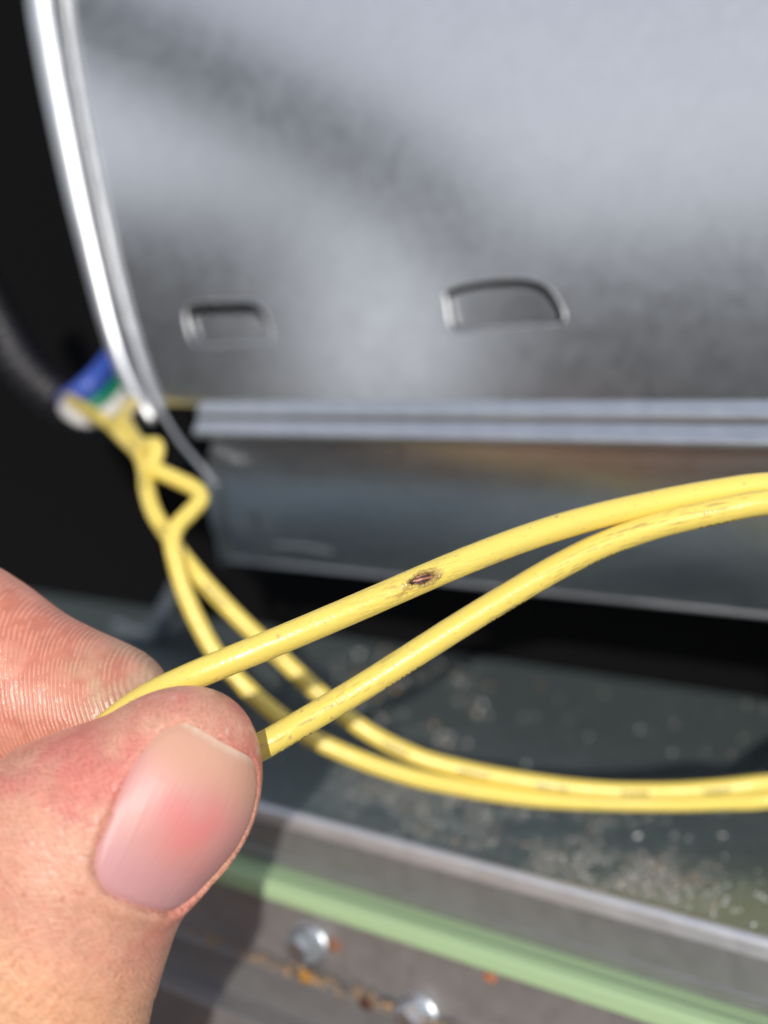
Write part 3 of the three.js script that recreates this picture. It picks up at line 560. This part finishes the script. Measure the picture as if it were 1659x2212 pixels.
  for (let z0 = 0; z0 <= nz; z0 += BL) for (let y0 = 0; y0 <= ny; y0 += BL) for (let x0 = 0; x0 <= nx; x0 += BL) {
    p.set(lo.x + (x0 + BL / 2) * h, lo.y + (y0 + BL / 2) * h, lo.z + (z0 + BL / 2) * h);
    const d0 = coarse(p) + 6 * MM, reach = BL * h * 0.87 + 4.5 * MM;
    if (d0 > reach) continue;
    const deep = d0 < -reach;
    for (let z = z0; z < Math.min(z0 + BL, nz + 1); z++) for (let y = y0; y < Math.min(y0 + BL, ny + 1); y++) for (let x = x0; x < Math.min(x0 + BL, nx + 1); x++) { if (deep) { F[ID(x, y, z)] = -1; continue; } p.set(lo.x + x * h, lo.y + y * h, lo.z + z * h); F[ID(x, y, z)] = field(p); }
  }
  const vid = new Int32Array(nx * ny * nz).fill(-1), VI = (x, y, z) => x + nx * (y + ny * z), pos = [];
  const co = [[0, 0, 0], [1, 0, 0], [0, 1, 0], [1, 1, 0], [0, 0, 1], [1, 0, 1], [0, 1, 1], [1, 1, 1]], ed = [[0, 1], [2, 3], [4, 5], [6, 7], [0, 2], [1, 3], [4, 6], [5, 7], [0, 4], [1, 5], [2, 6], [3, 7]], f8 = new Array(8);
  for (let z = 0; z < nz; z++) for (let y = 0; y < ny; y++) for (let x = 0; x < nx; x++) {
    let m = 0; for (let c = 0; c < 8; c++) { f8[c] = F[ID(x + co[c][0], y + co[c][1], z + co[c][2])]; if (f8[c] < 0) m |= 1 << c; }
    if (m === 0 || m === 255) continue;
    let sx = 0, sy = 0, sz = 0, n = 0;
    for (const [a, b] of ed) { if ((f8[a] < 0) === (f8[b] < 0)) continue; const t = f8[a] / (f8[a] - f8[b]); sx += mix(co[a][0], co[b][0], t); sy += mix(co[a][1], co[b][1], t); sz += mix(co[a][2], co[b][2], t); n++; }
    vid[VI(x, y, z)] = pos.length / 3; pos.push(lo.x + (x + sx / n) * h, lo.y + (y + sy / n) * h, lo.z + (z + sz / n) * h);
  }
  const idx = [];
  const quad = (a, b, c, d, flip) => { if (a < 0 || b < 0 || c < 0 || d < 0) return; if (flip) idx.push(a, c, b, a, d, c); else idx.push(a, b, c, a, c, d); };
  for (let z = 1; z < nz; z++) for (let y = 1; y < ny; y++) for (let x = 1; x < nx; x++) {
    const s = F[ID(x, y, z)] < 0;
    if (s !== F[ID(x + 1, y, z)] < 0) quad(vid[VI(x, y - 1, z - 1)], vid[VI(x, y, z - 1)], vid[VI(x, y, z)], vid[VI(x, y - 1, z)], !s);
    if (s !== F[ID(x, y + 1, z)] < 0) quad(vid[VI(x - 1, y, z - 1)], vid[VI(x - 1, y, z)], vid[VI(x, y, z)], vid[VI(x, y, z - 1)], !s);
    if (s !== F[ID(x, y, z + 1)] < 0) quad(vid[VI(x - 1, y - 1, z)], vid[VI(x, y - 1, z)], vid[VI(x, y, z)], vid[VI(x - 1, y, z)], !s);
  }
  // settle the vertices on the surface, take normals from the field, and give every vertex its place on its finger
  const nv = pos.length / 3, nor = new Float32Array(nv * 3), col = new Float32Array(nv * 3), uv = new Float32Array(nv * 2), isIndex = new Uint8Array(nv), ep = 0.25 * MM, g3 = V(0, 0, 0);
  const grad = (q) => { const x = q.x, y = q.y, z = q.z; g3.set(field(q.set(x + ep, y, z)) - field(q.set(x - ep, y, z)), field(q.set(x, y + ep, z)) - field(q.set(x, y - ep, z)), field(q.set(x, y, z + ep)) - field(q.set(x, y, z - ep))); q.set(x, y, z); return g3; };
  const IA = itip.clone().sub(idip).normalize(), IS = new THREE.Vector3().crossVectors(Z0, IA).normalize(), IK = new THREE.Vector3().crossVectors(IA, IS);
  const ridgeC = j(640, 1330, 138).sub(itip), rcU = ridgeC.dot(IA), rcV = ridgeC.dot(IS);
  for (let i = 0; i < nv; i++) {
    p.set(pos[3 * i], pos[3 * i + 1], pos[3 * i + 2]);
    let g = grad(p); const gl = g.length() / (2 * ep); if (gl > 0.3) { const d = field(p); const k = Math.max(-h, Math.min(h, d / gl)) / g.length(); p.addScaledVector(g, -k); pos[3 * i] = p.x; pos[3 * i + 1] = p.y; pos[3 * i + 2] = p.z; g = grad(p); }
    g.normalize(); nor[3 * i] = g.x; nor[3 * i + 1] = g.y; nor[3 * i + 2] = g.z;
    const dt = thumbBase(p), di = index(p); isIndex[i] = di < dt && di < 3 * MM ? 1 : 0;
    if (isIndex[i]) { const q = p.clone().sub(itip); uv[2 * i] = q.dot(IA); uv[2 * i + 1] = Math.abs(g.dot(IK)) > 0.25 ? q.dot(IS) : q.dot(IS); }
    else { const q = p.clone().sub(nailC), a = q.dot(T), b = q.dot(B), k = q.dot(K); uv[2 * i] = a; uv[2 * i + 1] = Math.atan2(b, k) * 9.5 * MM; }
    // skin colour: patches of blood and paler pressed skin
    const n1 = fbm(p.x * 160, p.y * 160, p.z * 160, 4), n2 = fbm(p.x * 700 + 3, p.y * 700, p.z * 700, 3), n3 = fbm(p.x * 2200, p.y * 2200 + 9, p.z * 2200, 2);
    let r = 0.62, gg = 0.34, bb = 0.22;
    if (isIndex[i]) {
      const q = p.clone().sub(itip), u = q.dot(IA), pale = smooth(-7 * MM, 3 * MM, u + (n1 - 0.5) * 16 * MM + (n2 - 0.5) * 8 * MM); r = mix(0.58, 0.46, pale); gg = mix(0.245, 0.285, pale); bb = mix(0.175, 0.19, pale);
    } else {
      const q = p.clone().sub(nailC), a = q.dot(T), red = smooth(0.42, 0.68, n1) * smooth(-16 * MM, -6 * MM, a), ora = smooth(-12 * MM, -22 * MM, a);
      r = mix(0.62, 0.60, red); gg = mix(0.310, 0.215, red); bb = mix(0.22, 0.170, red);
      r = mix(r, 0.70, ora); gg = mix(gg, 0.375, ora); bb = mix(bb, 0.225, ora);
      const flake = smooth(0.60, 0.70, n3) * smooth(0.48, 0.6, n2) * smooth(4 * MM, 10 * MM, a); r = mix(r, 0.66, flake * 0.6); gg = mix(gg, 0.50, flake * 0.6); bb = mix(bb, 0.41, flake * 0.6);
    }
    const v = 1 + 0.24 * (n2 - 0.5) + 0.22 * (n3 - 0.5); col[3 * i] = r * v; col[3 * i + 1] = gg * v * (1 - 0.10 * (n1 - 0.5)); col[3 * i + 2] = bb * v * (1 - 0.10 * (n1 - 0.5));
  }
  const a = [], b = []; for (let t = 0; t < idx.length; t += 3) (isIndex[idx[t]] + isIndex[idx[t + 1]] + isIndex[idx[t + 2]] > 1 ? b : a).push(idx[t], idx[t + 1], idx[t + 2]);
  const geo = new THREE.BufferGeometry(); geo.setAttribute('position', new THREE.Float32BufferAttribute(pos, 3)); geo.setAttribute('normal', new THREE.BufferAttribute(nor, 3)); geo.setAttribute('color', new THREE.BufferAttribute(col, 3)); geo.setAttribute('uv', new THREE.BufferAttribute(uv, 2));
  geo.setIndex([...a, ...b].length ? a.concat(b) : []); geo.addGroup(0, a.length, 0); geo.addGroup(a.length, b.length, 1);
  // fine relief of the skin: furrows on the thumb, friction ridges on the index finger
  const SK = 0.016, skin = heightTexture(1024, (u, v) => { const w = 0.35 * (tfbm(u, v, 10, 71, 3) - 0.5); const l1 = Math.abs(((u * 26 + v * 14 + w * 8) % 1 + 1) % 1 - 0.5) * 2, l2 = Math.abs(((u * 22 - v * 24 + w * 9) % 1 + 1) % 1 - 0.5) * 2; return 0.35 + 0.22 * Math.min(1, l1 * 1.8) + 0.22 * Math.min(1, l2 * 1.8) + 0.4 * (tfbm(u, v, 48, 81, 3) - 0.5); });
  skin.repeat.set(1 / SK, 1 / SK);
  const RT = 0.048, ridge = heightTexture(2048, (u, v) => {
    const U = (u < 0.5 ? u : u - 1) * RT, W = (v < 0.5 ? v : v - 1) * RT, wx = 0.0016 * (noise3(U * 110, W * 110, 1) - 0.5) + 0.00016 * (noise3(U * 800, W * 800, 2) - 0.5);
    const d = Math.hypot(U - rcU, (W - rcV) * 0.9) + wx, ph = d / 0.00054, s = 0.5 + 0.5 * Math.cos(ph * 2 * Math.PI);
    return 0.2 + 0.6 * Math.pow(s, 0.7) * (0.35 + 0.65 * smooth(0.2, 0.6, noise3(U * 1300, W * 1300, 4))) + 0.15 * (noise3(U * 5000, W * 5000, 6) - 0.5);
  });
  ridge.repeat.set(1 / RT, 1 / RT);
  const skinTint = heightTexture(1024, (u, v) => { const i = Math.floor(u * 1024), k = Math.floor(v * 1024), t = smooth(0.30, 0.75, skin.image.data[(k * 1024 + i) * 4] / 255), q = tfbm(u, v, 24, 91, 3) - 0.5; return [mix(0.90, 1.0, t), mix(0.84, 1.0, t) + 0.10 * q, mix(0.82, 1.0, t) + 0.10 * q]; }, true);
  skinTint.repeat.set(1 / SK, 1 / SK);
  const ridgeTint = heightTexture(2048, (u, v) => { const i = Math.floor(u * 2048), k = Math.floor(v * 2048), t = smooth(0.42, 0.78, ridge.image.data[(k * 2048 + i) * 4] / 255); const w = 1 - 0.75 * smooth(0.42, 0.62, tfbm(u, v, 14, 44, 3)); return [mix(1 - 0.07 * w, 1.0, t), mix(1 - 0.14 * w, 1.0, t), mix(1 - 0.15 * w, 1.0, t)]; }, true);
  ridgeTint.repeat.set(1 / RT, 1 / RT);
  const skinM = new THREE.MeshPhysicalMaterial({ vertexColors: true, roughness: 0.38, specularIntensity: 1.0, bumpMap: skin, map: skinTint, bumpScale: 0.00018, sheen: 0.3, sheenRoughness: 0.5, sheenColor: new THREE.Color(0.9, 0.45, 0.35) });
  const ridgeM = new THREE.MeshPhysicalMaterial({ vertexColors: true, roughness: 0.38, specularIntensity: 1.0, bumpMap: ridge, map: ridgeTint, bumpScale: 0.00012, sheen: 0.3, sheenRoughness: 0.5, sheenColor: new THREE.Color(0.9, 0.45, 0.35) });
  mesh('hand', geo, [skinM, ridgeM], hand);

  // thumb nail: a curved plate set into the skin
  const NU = 70, NV = 80, np = [], nc = [], ni = [], nuv = [], q = V(0, 0, 0);
  const radial = (a, phi) => { const dx = K.clone().multiplyScalar(Math.cos(phi)).addScaledVector(B, Math.sin(phi)), c = nailC.clone().addScaledVector(T, a); let r0 = 2 * MM, r1 = 14 * MM; for (let k = 0; k < 30; k++) { const r = (r0 + r1) / 2; if (thumbBase(q.copy(c).addScaledVector(dx, r)) < 0) r0 = r; else r1 = r; } return [c, dx, r0]; };
  const am = (NA0 + NA1) / 2, hl = (NA1 - NA0) / 2;
  for (let i = 0; i <= NU; i++) for (let k = 0; k <= NV; k++) {
    let u = i / NU * 2 - 1, v = k / NV * 2 - 1;
    // rounded-rectangle outline
    const m = Math.max(Math.abs(u), Math.abs(v)), L = m > 0 ? Math.pow(Math.pow(Math.abs(u), u > 0 ? 6 : 4.6) + Math.pow(Math.abs(v), u > 0 ? 6 : 4.6), 1 / (u > 0 ? 6 : 4.6)) : 1; if (m > 0) { u *= m / L; v *= m / L; }
    const phi = v * nailHalf(am + u * hl, v) * 1.03, [c, dx, r] = radial(am + u * hl * 1.02, phi);
    const drop = -0.10 * MM - 0.35 * MM * smooth(0.90, 1.0, m) * (u < -0.2 ? 1 : 0.5);
    q.copy(c).addScaledVector(dx, r + drop); np.push(q.x, q.y, q.z); nuv.push(u * 9 * MM, v * 8 * MM);
    // colour of the nail: pale pressed tip, blood-red centre, lilac root
    const qa = u, qb = v, wob = 0.5 * (fbm(u * 2.2 + 5, v * 2.2, 8, 3) - 0.5), spot = Math.min(1, 1.15 * Math.exp(-(((qa - 0.08 + wob) / 0.36) ** 2) - (((qb - 0.05 - wob) / 0.55) ** 2))), tip = smooth(0.15, 0.75, qa + 0.12 * (fbm(u * 3, v * 3, 4, 3) - 0.5)), root = smooth(-0.1, -0.8, qa);
    let r3 = 0.53, g3c = 0.26, b3 = 0.24;
    r3 = mix(r3, 0.55, tip); g3c = mix(g3c, 0.30, tip); b3 = mix(b3, 0.215, tip);
    r3 = mix(r3, 0.50, root); g3c = mix(g3c, 0.255, root); b3 = mix(b3, 0.26, root);
    r3 = mix(r3, 0.60, spot * 0.85); g3c = mix(g3c, 0.20, spot * 0.85); b3 = mix(b3, 0.185, spot * 0.85);
    const edgeW = smooth(0.90, 0.98, qa) * (0.5 + 0.5 * noise3(v * 20, 3, 3)); r3 = mix(r3, 0.66, edgeW * 0.8); g3c = mix(g3c, 0.52, edgeW * 0.8); b3 = mix(b3, 0.40, edgeW * 0.8);
    nc.push(r3, g3c, b3);
  }
  for (let i = 0; i < NU; i++) for (let k = 0; k < NV; k++) { const s = i * (NV + 1) + k; ni.push(s, s + 1, s + NV + 1, s + 1, s + NV + 2, s + NV + 1); }
  const ng = new THREE.BufferGeometry(); ng.setAttribute('position', new THREE.Float32BufferAttribute(np, 3)); ng.setAttribute('color', new THREE.Float32BufferAttribute(nc, 3)); ng.setAttribute('uv', new THREE.Float32BufferAttribute(nuv, 2)); ng.setIndex(ni); ng.computeVertexNormals();
  { const nn = ng.attributes.normal, mid = Math.floor(NU / 2) * (NV + 1) + Math.floor(NV / 2); if (nn.getX(mid) * K.x + nn.getY(mid) * K.y + nn.getZ(mid) * K.z < 0) { for (let i = 0; i < nn.count; i++) nn.setXYZ(i, -nn.getX(i), -nn.getY(i), -nn.getZ(i)); for (let i = 0; i < ni.length; i += 3) { const s = ni[i + 1]; ni[i + 1] = ni[i + 2]; ni[i + 2] = s; } ng.setIndex(ni); } }
  const nailBump = heightTexture(256, (u, v) => 0.5 + 0.3 * (tileNoise(u * 0 + 0.3, v, 64, 5) - 0.5) + 0.5 * (tfbm(u, v, 10, 15, 3) - 0.5)); nailBump.repeat.set(1 / 0.02, 1 / 0.02);
  mesh('nail', ng, new THREE.MeshPhysicalMaterial({ vertexColors: true, roughness: 0.46, bumpMap: nailBump, bumpScale: 0.00007, side: THREE.DoubleSide }), hand).userData.label = 'thumb nail with a red patch in its middle';
}

renderer.render(scene, camera);
